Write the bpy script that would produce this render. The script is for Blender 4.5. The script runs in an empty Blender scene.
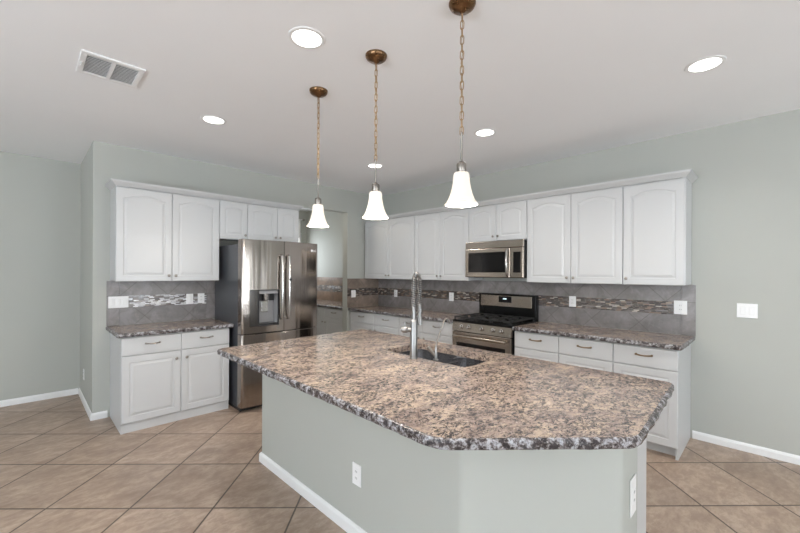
import bpy, bmesh, math, random
from mathutils import Vector, Matrix
random.seed(7)
SC = bpy.context.scene
COL = SC.collection
PI = math.pi
CEIL = 2.755

# ---------------------------------------------------------------- camera
cam_d = bpy.data.cameras.new('camera')
cam = bpy.data.objects.new('camera', cam_d)
COL.objects.link(cam)
cam.location = (-4.252, -4.763, 1.471)
cam.matrix_world = Matrix.Translation(cam.location) @ (Matrix.Rotation(math.radians(-45), 4, 'Z') @ Matrix.Rotation(PI / 2, 4, 'X') @ Matrix.Rotation(0.005, 4, 'Z'))
cam_d.sensor_width = 36
cam_d.lens = 376.46 / 800 * 36
cam_d.shift_y = 6.04 / 800
cam_d.clip_start = 0.05
SC.camera = cam

# ---------------------------------------------------------------- world, daylight and added fills, exposure
w = bpy.data.worlds.new('sky')
SC.world = w
w.use_nodes = True
w.node_tree.nodes['Background'].inputs[0].default_value = (0.80, 0.90, 1.0, 1)
w.node_tree.nodes['Background'].inputs[1].default_value = 3.0

def area(name, loc, rot, sx, sy, power, col=(1, 1, 1)):
    l = bpy.data.lights.new(name, 'AREA')
    l.shape = 'RECTANGLE'; l.size = sx; l.size_y = sy; l.energy = power; l.color = col
    o = bpy.data.objects.new(name, l); COL.objects.link(o)
    o.location = loc; o.rotation_euler = rot
    return o
# daylight through the glazing behind the camera (back wall) and in the left wall, plus added fill lamps
WB, WL = (0.79, 0.90, 1.0), (0.78, 0.89, 1.0)
area('daylight_back', (-5.4, -9.42, 1.25), (PI / 2, 0, 0), 4.0, 2.2, 22, WB)
area('ceiling_fill_back', (-5.4, -9.0, 0.6), (PI / 2 + math.radians(80), 0, 0), 4.0, 0.9, 70, WB)  # added fill lamp, aimed up to brighten the ceiling
area('fill_back', (-1.72, -9.42, 1.25), (PI / 2 + math.radians(15), 0, 0), 0.5, 1.9, 62, WB)  # added lamp: lifts wall A and the bright strip on the refrigerator
area('daylight_left', (-8.92, -4.6, 1.4), (PI / 2, 0, -PI / 2), 3.6, 1.9, 3, WL)
area('ceiling_fill_left', (-8.60, -4.6, 0.75), (PI / 2 + math.radians(80), 0, -PI / 2), 3.6, 0.7, 245, WL)  # unseen fill added inside the left window, tilted at the ceiling
area('fill_right', (-0.08, -8.45, 1.4), (PI / 2 + math.radians(20), 0, PI / 2), 0.7, 1.8, 7, WB)  # added lamp on the right, for wall A and the refrigerator reflection
area('daylight_hall', (-0.5, 2.2, 1.75), (PI / 2, 0, PI), 0.5, 0.8, 9, (0.85, 0.93, 1.0))

vs = SC.view_settings
vs.view_transform = 'Standard'
vs.look = 'None'
vs.gamma = 1
vs.use_curve_mapping = False
vs.exposure = 0.09
SC.cycles.max_bounces = 10
SC.cycles.diffuse_bounces = 6
SC.cycles.use_denoising = True
SC.cycles.sample_clamp_indirect = 6

# ---------------------------------------------------------------- node helpers
class NT:
    def __init__(s, name):
        s.m = bpy.data.materials.new(name); s.m.use_nodes = True
        s.t = s.m.node_tree; s.t.nodes.clear()
        s.out = s.t.nodes.new('ShaderNodeOutputMaterial')
    def n(s, typ, ins=None, **at):
        nd = s.t.nodes.new(typ)
        for k, v in at.items(): setattr(nd, k, v)
        for k, v in (ins or {}).items(): s.set(nd.inputs[k], v)
        return nd
    def set(s, sock, v):
        if hasattr(v, 'is_output') or isinstance(v, bpy.types.NodeSocket): s.t.links.new(v, sock)
        elif isinstance(v, (tuple, list)) and len(v) == 3 and sock.type == 'RGBA': sock.default_value = (*v, 1)
        else: sock.default_value = v
    def math(s, op, a, b=0.0, c=0.0):
        nd = s.n('ShaderNodeMath', {0: a, 1: b, 2: c}, operation=op); return nd.outputs[0]
    def mix(s, f, a, b, mode='MIX'):
        nd = s.n('ShaderNodeMix', data_type='RGBA', blend_type=mode)
        s.set(nd.inputs[0], f); s.set(nd.inputs[6], a); s.set(nd.inputs[7], b); return nd.outputs[2]
    def ramp(s, f, *stops, interp='LINEAR'):
        nd = s.n('ShaderNodeValToRGB', {0: f}); cr = nd.color_ramp; cr.interpolation = interp
        while len(cr.elements) < len(stops): cr.elements.new(0.5)
        for e, (p, c) in zip(cr.elements, stops):
            e.position = p; e.color = (*c, 1) if isinstance(c, tuple) else (c, c, c, 1)
        return nd.outputs[0]
    def coord(s): return s.n('ShaderNodeTexCoord').outputs['Object']
    def map(s, v, scale=(1, 1, 1), rot=(0, 0, 0), loc=(0, 0, 0)):
        return s.n('ShaderNodeMapping', {0: v, 1: loc, 2: rot, 3: scale}).outputs[0]
    def noise(s, v, scale, detail=4, rough=0.55, dist=0.0):
        return s.n('ShaderNodeTexNoise', {'Vector': v, 'Scale': scale, 'Detail': detail, 'Roughness': rough, 'Distortion': dist}).outputs[0]
    def bump(s, h, strength=0.2, dist=0.01):
        return s.n('ShaderNodeBump', {'Height': h, 'Strength': strength, 'Distance': dist}).outputs[0]
    def pbr(s, **k):
        b = s.n('ShaderNodeBsdfPrincipled')
        for kk, v in k.items():
            s.set(b.inputs[kk.replace('_', ' ')], v)
        s.t.links.new(b.outputs[0], s.out.inputs[0]); return s.m

def simple(name, col, rough=0.5, metal=0.0, **k):
    t = NT(name); c = t.coord()
    n = t.noise(c, 30, 3)
    r = t.math('MULTIPLY_ADD', n, 0.06, rough - 0.03)
    return t.pbr(Base_Color=col, Roughness=r, Metallic=metal, **k)

def paint(name, col, bump=0.06, rough=0.6):
    t = NT(name); c = t.coord()
    n = t.noise(c, 90, 4, 0.6); big = t.noise(c, 2.0, 2)
    colr = t.mix(big, tuple(x * 0.985 for x in col), tuple(x * 1.015 for x in col))
    return t.pbr(Base_Color=colr, Roughness=rough, Normal=t.bump(n, bump, 0.004))

M = {}
M['wall'] = paint('sage_wall_paint', (0.462, 0.472, 0.438))
M['ceil'] = paint('ceiling_paint', (0.92, 0.925, 0.94), 0.1, 0.8)
M['trim'] = simple('white_trim_paint', (0.86, 0.86, 0.86), 0.35)
M['cab'] = simple('white_cabinet_paint', (0.58, 0.585, 0.59), 0.32)
M['cabin'] = simple('cabinet_interior_board', (0.5, 0.47, 0.42), 0.6)
M['plate'] = simple('white_plastic', (0.88, 0.88, 0.88), 0.3)
M['slot'] = simple('dark_slot', (0.05, 0.05, 0.05), 0.5)
M['nickel'] = simple('dark_nickel', (0.36, 0.33, 0.30), 0.28, 1.0)
M['bronze'] = simple('antique_bronze', (0.23, 0.16, 0.10), 0.38, 1.0)
M['canopy'] = simple('antique_copper_bronze', (0.20, 0.115, 0.06), 0.28, 1.0)
M['chain'] = simple('aged_brass_chain', (0.42, 0.29, 0.17), 0.35, 1.0)
M['satin'] = simple('satin_nickel', (0.27, 0.245, 0.22), 0.3, 1.0)
M['black'] = simple('black_enamel', (0.006, 0.006, 0.006), 0.22, Specular_IOR_Level=0.2)
M['iron'] = simple('cast_iron', (0.02, 0.02, 0.02), 0.5)
M['rubber'] = simple('black_plastic', (0.025, 0.025, 0.027), 0.4)
M['glass_dark'] = simple('dark_oven_glass', (0.006, 0.005, 0.005), 0.08, Specular_IOR_Level=0.25)
M['greyside'] = simple('grey_painted_steel', (0.085, 0.09, 0.10), 0.32, 0.35)
M['dispgrey'] = simple('dispenser_grey_plastic', (0.31, 0.31, 0.32), 0.35)
M['disppanel'] = simple('dispenser_control_panel', (0.09, 0.085, 0.08), 0.15, 0.6)
M['knobsteel'] = simple('polished_steel', (0.50, 0.48, 0.46), 0.2, 1.0)
M['ventdark'] = simple('vent_interior', (0.28, 0.28, 0.28), 0.7)
M['frost'] = simple('pale_logo_print', (0.8, 0.8, 0.8), 0.4)

def steel(name, col, rough, stretch=(60, 60, 1.2), amount=0.10, wav=0.16):
    t = NT(name); c = t.coord()
    v = t.map(c, stretch)
    n = t.noise(v, 1.0, 5, 0.6)
    fine = t.noise(t.map(c, (8, 8, 0.4)), 1.0, 2)
    r = t.math('MULTIPLY_ADD', n, 0.12, rough - 0.06)
    colr = t.mix(n, tuple(x * (1 - amount) for x in col), tuple(x * (1 + amount) for x in col))
    return t.pbr(Base_Color=colr, Roughness=r, Metallic=1.0, Normal=t.bump(fine, wav, 0.02))
M['steel'] = steel('brushed_stainless_steel', (0.35, 0.31, 0.28), 0.13)
M['steelh'] = steel('brushed_stainless_horizontal', (0.40, 0.345, 0.295), 0.24, (3, 220, 220), 0.05, 0.0)
M['sink'] = steel('sink_stainless_steel', (0.48, 0.48, 0.50), 0.25, (3, 220, 220), 0.05, 0.0)
M['faucet'] = steel('faucet_brushed_nickel', (0.29, 0.285, 0.28), 0.30, (220, 220, 6), 0.05, 0.0)

def emit(name, col, strength, base=(0.9, 0.88, 0.84)):
    t = NT(name); c = t.coord()
    g = t.noise(c, 3.0, 1)
    cc = t.mix(g, col, tuple(min(1, x * 1.02) for x in col))
    return t.pbr(Base_Color=base, Roughness=0.3, Emission_Color=cc, Emission_Strength=strength)
M['shade'] = emit('lit_frosted_glass', (1.0, 0.90, 0.74), 0.62, (0.42, 0.40, 0.36))
M['can'] = emit('lit_downlight_lens', (1.0, 0.96, 0.90), 4.0)
M['daypane'] = emit('bright_window_pane', (0.95, 0.98, 1.0), 0.9)
M['display'] = emit('oven_clock_digits', (0.6, 0.85, 1.0), 1.6)

# granite -----------------------------------------------------------------
def granite():
    t = NT('polished_granite'); c = t.coord()
    rot = t.map(c, (1.0, 1.5, 1.3), (0, 0, math.radians(35)))
    big = t.noise(rot, 5.0, 8, 0.7, 0.7)
    mid = t.noise(rot, 17, 6, 0.7, 0.8)
    fine = t.noise(c, 120, 3, 0.7)
    blot = t.noise(rot, 44, 6, 0.74, 0.4)
    base = t.ramp(big, (0.36, (0.21, 0.155, 0.135)), (0.45, (0.37, 0.285, 0.24)), (0.54, (0.47, 0.365, 0.285)), (0.66, (0.58, 0.455, 0.34)))
    m2 = t.ramp(t.noise(rot, 30, 5, 0.7), (0.47, 0.0), (0.56, 1.0))
    base = t.mix(t.math('MULTIPLY', m2, 0.6), base, (0.30, 0.24, 0.215))
    cream = t.ramp(t.noise(rot, 11, 7, 0.7, 0.9), (0.56, 0.0), (0.60, 1.0))
    base = t.mix(t.math('MULTIPLY', cream, 0.45), base, (0.64, 0.51, 0.385))
    # brown mineral clusters: ridged medium noise gated by a slow mask
    ridge = t.math('ABSOLUTE', t.math('SUBTRACT', mid, 0.5))
    vein = t.ramp(ridge, (0.014, 1.0), (0.032, 0.0))
    gate = t.ramp(t.noise(rot, 6.5, 5, 0.65, 0.5), (0.45, 0.0), (0.49, 1.0))
    base = t.mix(t.math('MULTIPLY', t.math('MULTIPLY', vein, gate), 0.95), base, (0.045, 0.032, 0.030))
    spots = t.ramp(blot, (0.52, 0.0), (0.545, 1.0))
    gate2 = t.ramp(t.noise(rot, 7.5, 5, 0.65, 0.8), (0.44, 0.15), (0.51, 1.0))
    base = t.mix(t.math('MULTIPLY', t.math('MULTIPLY', spots, gate2), 0.95), base, (0.040, 0.031, 0.031))
    base = t.mix(t.ramp(fine, (0.36, 0.6), (0.41, 0.0)), base, (0.10, 0.075, 0.065))
    base = t.mix(t.ramp(fine, (0.62, 0.0), (0.66, 0.45)), base, (0.74, 0.68, 0.62))
    return t.pbr(Base_Color=base, Roughness=0.17)
M['granite'] = granite()

def granite_edge():
    t = NT('chiselled_granite_edge'); c = t.coord()
    a = t.noise(c, 36, 6, 0.72, 0.3); b = t.noise(c, 110, 4, 0.7)
    base = t.ramp(a, (0.44, (0.030, 0.025, 0.027)), (0.49, (0.12, 0.10, 0.095)), (0.53, (0.26, 0.24, 0.245)), (0.60, (0.42, 0.425, 0.45)))  # pale blue-grey tones stand in for window reflections on the rough edge
    base = t.mix(t.ramp(b, (0.40, 0.7), (0.48, 0.0)), base, (0.05, 0.04, 0.04))
    base = t.mix(t.ramp(b, (0.58, 0.0), (0.68, 0.5)), base, (0.72, 0.68, 0.66))
    return t.pbr(Base_Color=base, Roughness=0.25, Normal=t.bump(a, 0.5, 0.006))
M['gedge'] = granite_edge()

# floor -------------------------------------------------------------------
def floor_mat():
    t = NT('brown_stone_floor_tile'); c = t.coord()
    sep = t.n('ShaderNodeSeparateXYZ', {0: c}); x, y = sep.outputs[0], sep.outputs[1]
    lat = t.math('MULTIPLY', t.math('SUBTRACT', x, y), 0.70711)
    dep = t.math('MULTIPLY', t.math('ADD', x, y), 0.70711)
    dep = t.math('SUBTRACT', dep, t.math('MULTIPLY', lat, 0.0155))
    U = t.math('DIVIDE', t.math('ADD', lat, 1.82), 0.513)
    V = t.math('DIVIDE', t.math('ADD', dep, 3.48), 0.540)
    def line(q, p):
        f = t.math('ABSOLUTE', t.math('SUBTRACT', t.math('FRACT', t.math('ADD', q, 0.5)), 0.5))
        return t.ramp(t.math('MULTIPLY', f, p), (0.0032, 1.0), (0.0055, 0.0))
    g = t.math('MAXIMUM', line(U, 0.513), line(V, 0.54))
    cell = t.n('ShaderNodeCombineXYZ', {0: t.math('FLOOR', U), 1: t.math('FLOOR', V)}).outputs[0]
    wn = t.n('ShaderNodeTexWhiteNoise', {0: cell}, noise_dimensions='3D')
    off = t.n('ShaderNodeVectorMath', {0: wn.outputs['Color'], 1: (9, 9, 9)}, operation='MULTIPLY').outputs[0]
    v = t.n('ShaderNodeVectorMath', {0: c, 1: off}, operation='ADD').outputs[0]
    vv = t.map(v, (1.0, 1.8, 1.0), (0, 0, math.radians(20)))
    n1 = t.noise(vv, 3.2, 6, 0.62, 0.6); n2 = t.noise(vv, 14, 6, 0.7, 0.3); n3 = t.noise(v, 60, 3, 0.6)
    col = t.ramp(n1, (0.30, (0.33, 0.24, 0.18)), (0.48, (0.425, 0.32, 0.245)), (0.62, (0.50, 0.385, 0.30)), (0.78, (0.55, 0.44, 0.35)))
    col = t.mix(t.ramp(n2, (0.42, 0.45), (0.56, 0.0)), col, (0.25, 0.17, 0.122))
    col = t.mix(t.ramp(n2, (0.60, 0.0), (0.72, 0.5)), col, (0.58, 0.47, 0.38))
    col = t.mix(t.math('MULTIPLY', n3, 0.10), col, (0.15, 0.11, 0.085))
    tone = t.math('MULTIPLY_ADD', wn.outputs['Value'], 0.16, 0.92)
    col = t.mix(1.0, col, t.n('ShaderNodeCombineColor', {0: tone, 1: tone, 2: tone}).outputs[0], 'MULTIPLY')
    col = t.mix(g, col, (0.035, 0.024, 0.018))
    h = t.math('SUBTRACT', t.math('MULTIPLY', n2, 0.25), g)
    return t.pbr(Base_Color=col, Roughness=t.math('MULTIPLY_ADD', n2, 0.25, 0.25), Normal=t.bump(h, 0.25, 0.003))
M['floor'] = floor_mat()

# wall tile ---------------------------------------------------------------
def tile_mat(name, s0, diag=True, tint=(1.0, 1.0, 1.0)):
    t = NT(name); c = t.coord()
    sep = t.n('ShaderNodeSeparateXYZ', {0: c}); x, z = sep.outputs[0], sep.outputs[2]
    P = 0.4313
    xs = t.math('SUBTRACT', x, s0); zs = t.math('SUBTRACT', z, 1.215)
    if diag:
        A = t.math('DIVIDE', t.math('ADD', xs, zs), P); B = t.math('DIVIDE', t.math('SUBTRACT', xs, zs), P)
    else:
        A = t.math('DIVIDE', t.math('ADD', zs, 0.0), 0.30); B = t.math('DIVIDE', t.math('ADD', xs, 50.03), 9.0)
    def line(q, p):
        f = t.math('ABSOLUTE', t.math('SUBTRACT', t.math('FRACT', t.math('ADD', q, 0.5)), 0.5))
        return t.ramp(t.math('MULTIPLY', f, p), (0.0018, 1.0), (0.0035, 0.0))
    g = t.math('MAXIMUM', line(A, P * 0.7), line(B, P * 0.7))
    cell = t.n('ShaderNodeCombineXYZ', {0: t.math('FLOOR', A), 1: t.math('FLOOR', B)}).outputs[0]
    wn = t.n('ShaderNodeTexWhiteNoise', {0: cell}, noise_dimensions='3D')
    n1 = t.noise(c, 7, 6, 0.65, 0.7); n2 = t.noise(c, 28, 5, 0.7, 0.3)
    col = t.ramp(n1, (0.30, (0.165, 0.150, 0.147)), (0.50, (0.225, 0.208, 0.206)), (0.70, (0.305, 0.285, 0.283)))
    col = t.mix(t.ramp(n2, (0.55, 0.0), (0.72, 0.4)), col, (0.36, 0.32, 0.30))
    tone = t.math('MULTIPLY_ADD', wn.outputs['Value'], 0.22, 0.89)
    col = t.mix(1.0, col, t.n('ShaderNodeCombineColor', {0: tone, 1: tone, 2: tone}).outputs[0], 'MULTIPLY')
    if tint != (1.0, 1.0, 1.0): col = t.mix(1.0, col, tint, 'MULTIPLY')
    col = t.mix(t.math('MULTIPLY', g, 0.8), col, (0.10, 0.085, 0.078))
    return t.pbr(Base_Color=col, Roughness=0.30, Normal=t.bump(t.math('SUBTRACT', t.math('MULTIPLY', n2, 0.2), g), 0.3, 0.003))
M['tileA'] = tile_mat('backsplash_stone_tile_left', -3.555)
M['tileB'] = tile_mat('backsplash_stone_tile_right', 3.17)
M['tileTan'] = tile_mat('tan_stone_tile', 3.17, True, (1.0, 0.72, 0.50))
M['tileStub'] = tile_mat('warm_grey_stone_tile', 3.17, True, (1.0, 0.86, 0.72))
M['tileEdge'] = tile_mat('backsplash_border_tile', 0.0, False)

def mosaic_mat(name='glass_and_stone_mosaic', pale=False):
    t = NT(name); c = t.coord()
    sep = t.n('ShaderNodeSeparateXYZ', {0: c}); x, z = sep.outputs[0], sep.outputs[2]
    rz = t.math('DIVIDE', t.math('SUBTRACT', z, 1.095), 0.0125)
    row = t.math('FLOOR', rz)
    offs = t.n('ShaderNodeTexWhiteNoise', {1: row}, noise_dimensions='1D').outputs['Value']
    cx = t.math('ADD', t.math('DIVIDE', x, 0.048), t.math('MULTIPLY', offs, 3.0))
    cell = t.n('ShaderNodeCombineXYZ', {0: t.math('FLOOR', cx), 1: row}).outputs[0]
    wn = t.n('ShaderNodeTexWhiteNoise', {0: cell}, noise_dimensions='3D').outputs['Value']
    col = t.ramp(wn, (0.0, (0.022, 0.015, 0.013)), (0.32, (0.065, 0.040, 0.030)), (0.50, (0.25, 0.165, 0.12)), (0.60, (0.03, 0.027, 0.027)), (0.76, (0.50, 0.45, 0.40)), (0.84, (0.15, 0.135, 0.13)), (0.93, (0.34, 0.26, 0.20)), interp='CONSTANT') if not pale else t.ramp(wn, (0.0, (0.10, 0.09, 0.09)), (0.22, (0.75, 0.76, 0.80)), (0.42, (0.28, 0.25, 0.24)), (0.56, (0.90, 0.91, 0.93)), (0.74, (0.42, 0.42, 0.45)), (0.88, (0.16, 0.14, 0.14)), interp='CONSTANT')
    def line(q, p, a, b):
        f = t.math('ABSOLUTE', t.math('SUBTRACT', t.math('FRACT', t.math('ADD', q, 0.5)), 0.5))
        return t.ramp(t.math('MULTIPLY', f, p), (a, 1.0), (b, 0.0))
    g = t.math('MAXIMUM', line(rz, 0.0125, 0.0007, 0.0014), line(cx, 0.048, 0.0007, 0.0014))
    col = t.mix(g, col, (0.20, 0.175, 0.16))
    return t.pbr(Base_Color=col, Roughness=t.math('MULTIPLY_ADD', wn, 0.12, 0.08), Specular_IOR_Level=0.8, Normal=t.bump(t.math('SUBTRACT', 1.0, g), 0.4, 0.002))
M['mosaic'] = mosaic_mat()
M['mosaicA'] = mosaic_mat('sheen_tinted_mosaic', True)  # same mosaic, its reflected sheen painted in as paler colours

# ---------------------------------------------------------------- mesh helpers
class MB:
    def __init__(s): s.b = bmesh.new()
    def box(s, x0, x1, y0, y1, z0, z1, bev=0.0, seg=2):
        r = bmesh.ops.create_cube(s.b, size=1.0)
        vsn = r['verts']
        for v in vsn:
            v.co = Vector(((x0 + x1) / 2 + v.co.x * (x1 - x0), (y0 + y1) / 2 + v.co.y * (y1 - y0), (z0 + z1) / 2 + v.co.z * (z1 - z0)))
        if bev:
            es = list({e for v in vsn for e in v.link_edges})
            bmesh.ops.bevel(s.b, geom=es, offset=bev, segments=seg, affect='EDGES', profile=0.5)
        return s
    def lathe(s, prof, c=(0, 0, 0), n=24, axis='Z', rot=None):
        rings = []
        for (r, h) in prof:
            ring = []
            for k in range(n):
                a = 2 * PI * k / n
                p = Vector((r * math.cos(a), r * math.sin(a), h))
                if axis == 'Y': p = Vector((p.x, -p.z, p.y))     # profile height goes towards -y
                if axis == 'X': p = Vector((p.z, p.x, p.y))
                if rot: p = rot @ p
                ring.append(s.b.verts.new(p + Vector(c)))
            rings.append(ring)
        for a, b in zip(rings, rings[1:]):
            for k in range(n):
                s.b.faces.new((a[k], a[(k + 1) % n], b[(k + 1) % n], b[k]))
        if prof[0][0] > 1e-6: s.b.faces.new(list(reversed(rings[0])))
        if prof[-1][0] > 1e-6: s.b.faces.new(rings[-1])
        return s
    def tube(s, pts, r, n=10, caps=True, closed=False):
        pts = [Vector(p) for p in pts]; rr = r if isinstance(r, (list, tuple)) else [r] * len(pts)
        rings = []; N = len(pts); up = None
        for i, p in enumerate(pts):
            if closed: d = (pts[(i + 1) % N] - pts[i - 1]).normalized()
            else: d = (pts[min(i + 1, N - 1)] - pts[max(i - 1, 0)]).normalized()
            if up is None:
                up = Vector((0, 0, 1)) if abs(d.z) < 0.9 else Vector((1, 0, 0))
            a = d.cross(up)
            if a.length < 1e-6: a = d.orthogonal()
            a.normalize(); b = a.cross(d).normalized(); up = b
            rings.append([s.b.verts.new(p + (a * math.cos(2 * PI * k / n) + b * math.sin(2 * PI * k / n)) * rr[i]) for k in range(n)])
        pairs = list(zip(rings, rings[1:])) + ([(rings[-1], rings[0])] if closed else [])
        for A, B in pairs:
            for k in range(n):
                s.b.faces.new((A[k], A[(k + 1) % n], B[(k + 1) % n], B[k]))
        if caps and not closed:
            s.b.faces.new(list(reversed(rings[0]))); s.b.faces.new(rings[-1])
        return s
    def prism(s, poly, z0, z1, top=True, bottom=True):
        a = [s.b.verts.new((x, y, z0)) for x, y in poly]; b = [s.b.verts.new((x, y, z1)) for x, y in poly]
        n = len(poly)
        for k in range(n): s.b.faces.new((a[k], a[(k + 1) % n], b[(k + 1) % n], b[k]))
        if bottom: s.b.faces.new(list(reversed(a)))
        if top: s.b.faces.new(b)
        return s
    def sweep(s, path, prof, closed=False):
        """path: 2D points; prof: closed loop of (out, z), out to the right-hand side of the path"""
        P = [Vector(p) for p in path]; N = len(P); rings = []
        for i in range(N):
            if closed or 0 < i < N - 1:
                d1 = (P[i] - P[i - 1]).normalized(); d2 = (P[(i + 1) % N] - P[i]).normalized()
            elif i == 0: d1 = d2 = (P[1] - P[0]).normalized()
            else: d1 = d2 = (P[-1] - P[-2]).normalized()
            n1 = Vector((d1.y, -d1.x)); n2 = Vector((d2.y, -d2.x)); m = (n1 + n2).normalized()
            k = 1 / max(0.3, m.dot(n1))
            rings.append([s.b.verts.new((P[i].x + m.x * o * k, P[i].y + m.y * o * k, z)) for o, z in prof])
        L = len(prof)
        pr = list(zip(rings, rings[1:])) + ([(rings[-1], rings[0])] if closed else [])
        for A, B in pr:
            for k in range(L): s.b.faces.new((A[k], A[(k + 1) % L], B[(k + 1) % L], B[k]))
        if not closed:
            s.b.faces.new(list(reversed(rings[0]))); s.b.faces.new(rings[-1])
        return s
    def build(s, name, mat, parent=None, smooth=False, loc=None, rotz=0):
        bmesh.ops.recalc_face_normals(s.b, faces=s.b.faces)
        me = bpy.data.meshes.new(name); s.b.to_mesh(me); s.b.free()
        if isinstance(mat, (list, tuple)):
            for m in mat: me.materials.append(m)
        else: me.materials.append(mat)
        if smooth:
            me.polygons.foreach_set('use_smooth', [True] * len(me.polygons))
            try: me.set_sharp_from_angle(angle=math.radians(38))
            except Exception: pass
        o = bpy.data.objects.new(name, me); COL.objects.link(o)
        if parent: o.parent = parent
        if loc: o.location = loc
        if rotz: o.rotation_euler = (0, 0, rotz)
        return o

def tag(o, label=None, cat=None, group=None, kind=None):
    if label: o['label'] = label
    if cat: o['category'] = cat
    if group: o['group'] = group
    if kind: o['kind'] = kind
    return o
def struct(o): o['kind'] = 'structure'; return o
def thing(name, label, cat, loc=(0, 0, 0), rotz=0, group=None):
    o = bpy.data.objects.new(name, None); COL.objects.link(o); o.empty_display_size = 0.1
    o.location = loc; o.rotation_euler = (0, 0, rotz)
    return tag(o, label, cat, group)
RB = -PI / 2
def onA(x, y=0.0, z=0.0): return dict(loc=(x, y, z), rotz=0)          # wall A frame: front is -y
def onB(s, y=0.0, z=0.0, plane=0.0): return dict(loc=(plane + y, -s, z), rotz=RB)   # wall B frame: front is -x, x runs towards -y
def children(o): return [c for c in bpy.data.objects if c.parent == o]
def copy_tree(o, parent=None):
    c = o.copy(); COL.objects.link(c); c.parent = parent
    for k in list(children(o)):
        copy_tree(k, c)
    return c

# ---------------------------------------------------------------- room shell
def wallbox(name, *a): return struct(MB().box(*a).build(name, M['wall']))
struct(MB().box(-9.1, 0.2, -9.6, 2.5, -0.1, 0.0).build('floor', M['floor']))
struct(MB().box(-9.1, 0.2, -9.6, 2.5, CEIL, CEIL + 0.1).build('ceiling', M['ceil']))
b = MB(); b.box(0.0, 0.15, -8.1, 2.5, 0, CEIL); b.box(0.0, 0.15, -9.6, -8.8, 0, CEIL)
b.box(0.0, 0.15, -8.8, -8.1, 0, 0.4); b.box(0.0, 0.15, -8.8, -8.1, 2.4, CEIL)
struct(b.build('wall_right', M['wall']))
# wall A: pantry block face, header over the opening, short stub to the corner
b = MB().box(-3.77, -1.68, 0.0, 0.12, 0, CEIL)
struct(b.build('wall_kitchen', M['wall']))
wallbox('wall_header', -1.68, -0.66, 0.0, 0.12, 2.41, CEIL)
wallbox('wall_stub', -0.66, 0.0, 0.0, 0.12, 0, CEIL)
wallbox('wall_return', -3.77, -3.65, 0.12, 1.15, 0, CEIL)
wallbox('wall_far_left', -9.1, -3.65, 1.15, 1.27, 0, CEIL)
wallbox('wall_passage_side', -1.80, -1.68, 0.12, 2.3, 0, CEIL)
# far end of the passage, with a window in it
b = MB()
b.box(-1.80, -0.75, 2.3, 2.42, 0, CEIL); b.box(-0.12, 0.0, 2.3, 2.42, 0, CEIL)
b.box(-0.75, -0.12, 2.3, 2.42, 0, 0.95); b.box(-0.75, -0.12, 2.3, 2.42, 2.30, CEIL)
struct(b.build('wall_passage_end', M['wall']))
# left wall with a wide window, back wall with patio glazing (behind the camera)
b = MB()
b.box(-9.1, -9.0, -9.6, -6.5, 0, CEIL); b.box(-9.1, -9.0, -2.7, 1.27, 0, CEIL)
b.box(-9.1, -9.0, -6.5, -2.7, 0, 0.4); b.box(-9.1, -9.0, -6.5, -2.7, 2.4, CEIL)
struct(b.build('wall_left', M['wall']))
b = MB()
b.box(-9.0, -7.5, -9.6, -9.5, 0, CEIL); b.box(-3.3, -2.0, -9.6, -9.5, 0, CEIL); b.box(-1.0, 0.0, -9.6, -9.5, 0, CEIL); b.box(-2.0, -1.0, -9.6, -9.5, 2.2, CEIL); b.box(-2.0, -1.0, -9.6, -9.5, 0, 0.08)
b.box(-7.5, -3.3, -9.6, -9.5, 2.4, CEIL); b.box(-7.5, -3.3, -9.6, -9.5, 0, 0.08)
struct(b.build('wall_back', M['wall']))
def glazing(name, x0, x1, z0, z1, n, loc, rz):
    r = bpy.data.objects.new(name, None); COL.objects.link(r); r['kind'] = 'structure'
    r.location = loc; r.rotation_euler = (0, 0, rz)
    f = MB()
    for i in range(n + 1):
        x = x0 + (x1 - x0) * i / n
        f.box(x - 0.03, x + 0.03, -0.04, 0.04, z0, z1)
    f.box(x0, x1, -0.04, 0.04, z0, z0 + 0.06); f.box(x0, x1, -0.04, 0.04, z1 - 0.06, z1)
    f.build('window_frame', M['trim'], r)
    MB().box(x0, x1, -0.004, 0.004, z0, z1).build('window_pane', M['daypane'], r)
glazing('window_1', -7.5, -3.3, 0.08, 2.4, 3, (0, -9.56, 0), 0)
glazing('added_window_back', -2.0, -1.0, 0.08, 2.2, 1, (0, -9.56, 0), 0)  # unseen window added to put a bright strip on the refrigerator door
glazing('added_window_right', 8.1, 8.8, 0.4, 2.4, 1, (0.08, 0, 0), RB)  # unseen window added to light wall A and reflect in the refrigerator
glazing('window_2', 2.7, 6.5, 0.4, 2.4, 3, (-9.06, 0, 0), RB)
glazing('window_3', -0.75, -0.12, 0.95, 2.30, 1, (0, 2.36, 0), 0)
r = struct(MB().sweep([(-0.82, 2.3), (-0.05, 2.3)], [(0.0, 0.9), (0.02, 0.9), (0.02, 0.95), (0, 0.95)]).build('trim_1', M['trim']))
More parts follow.
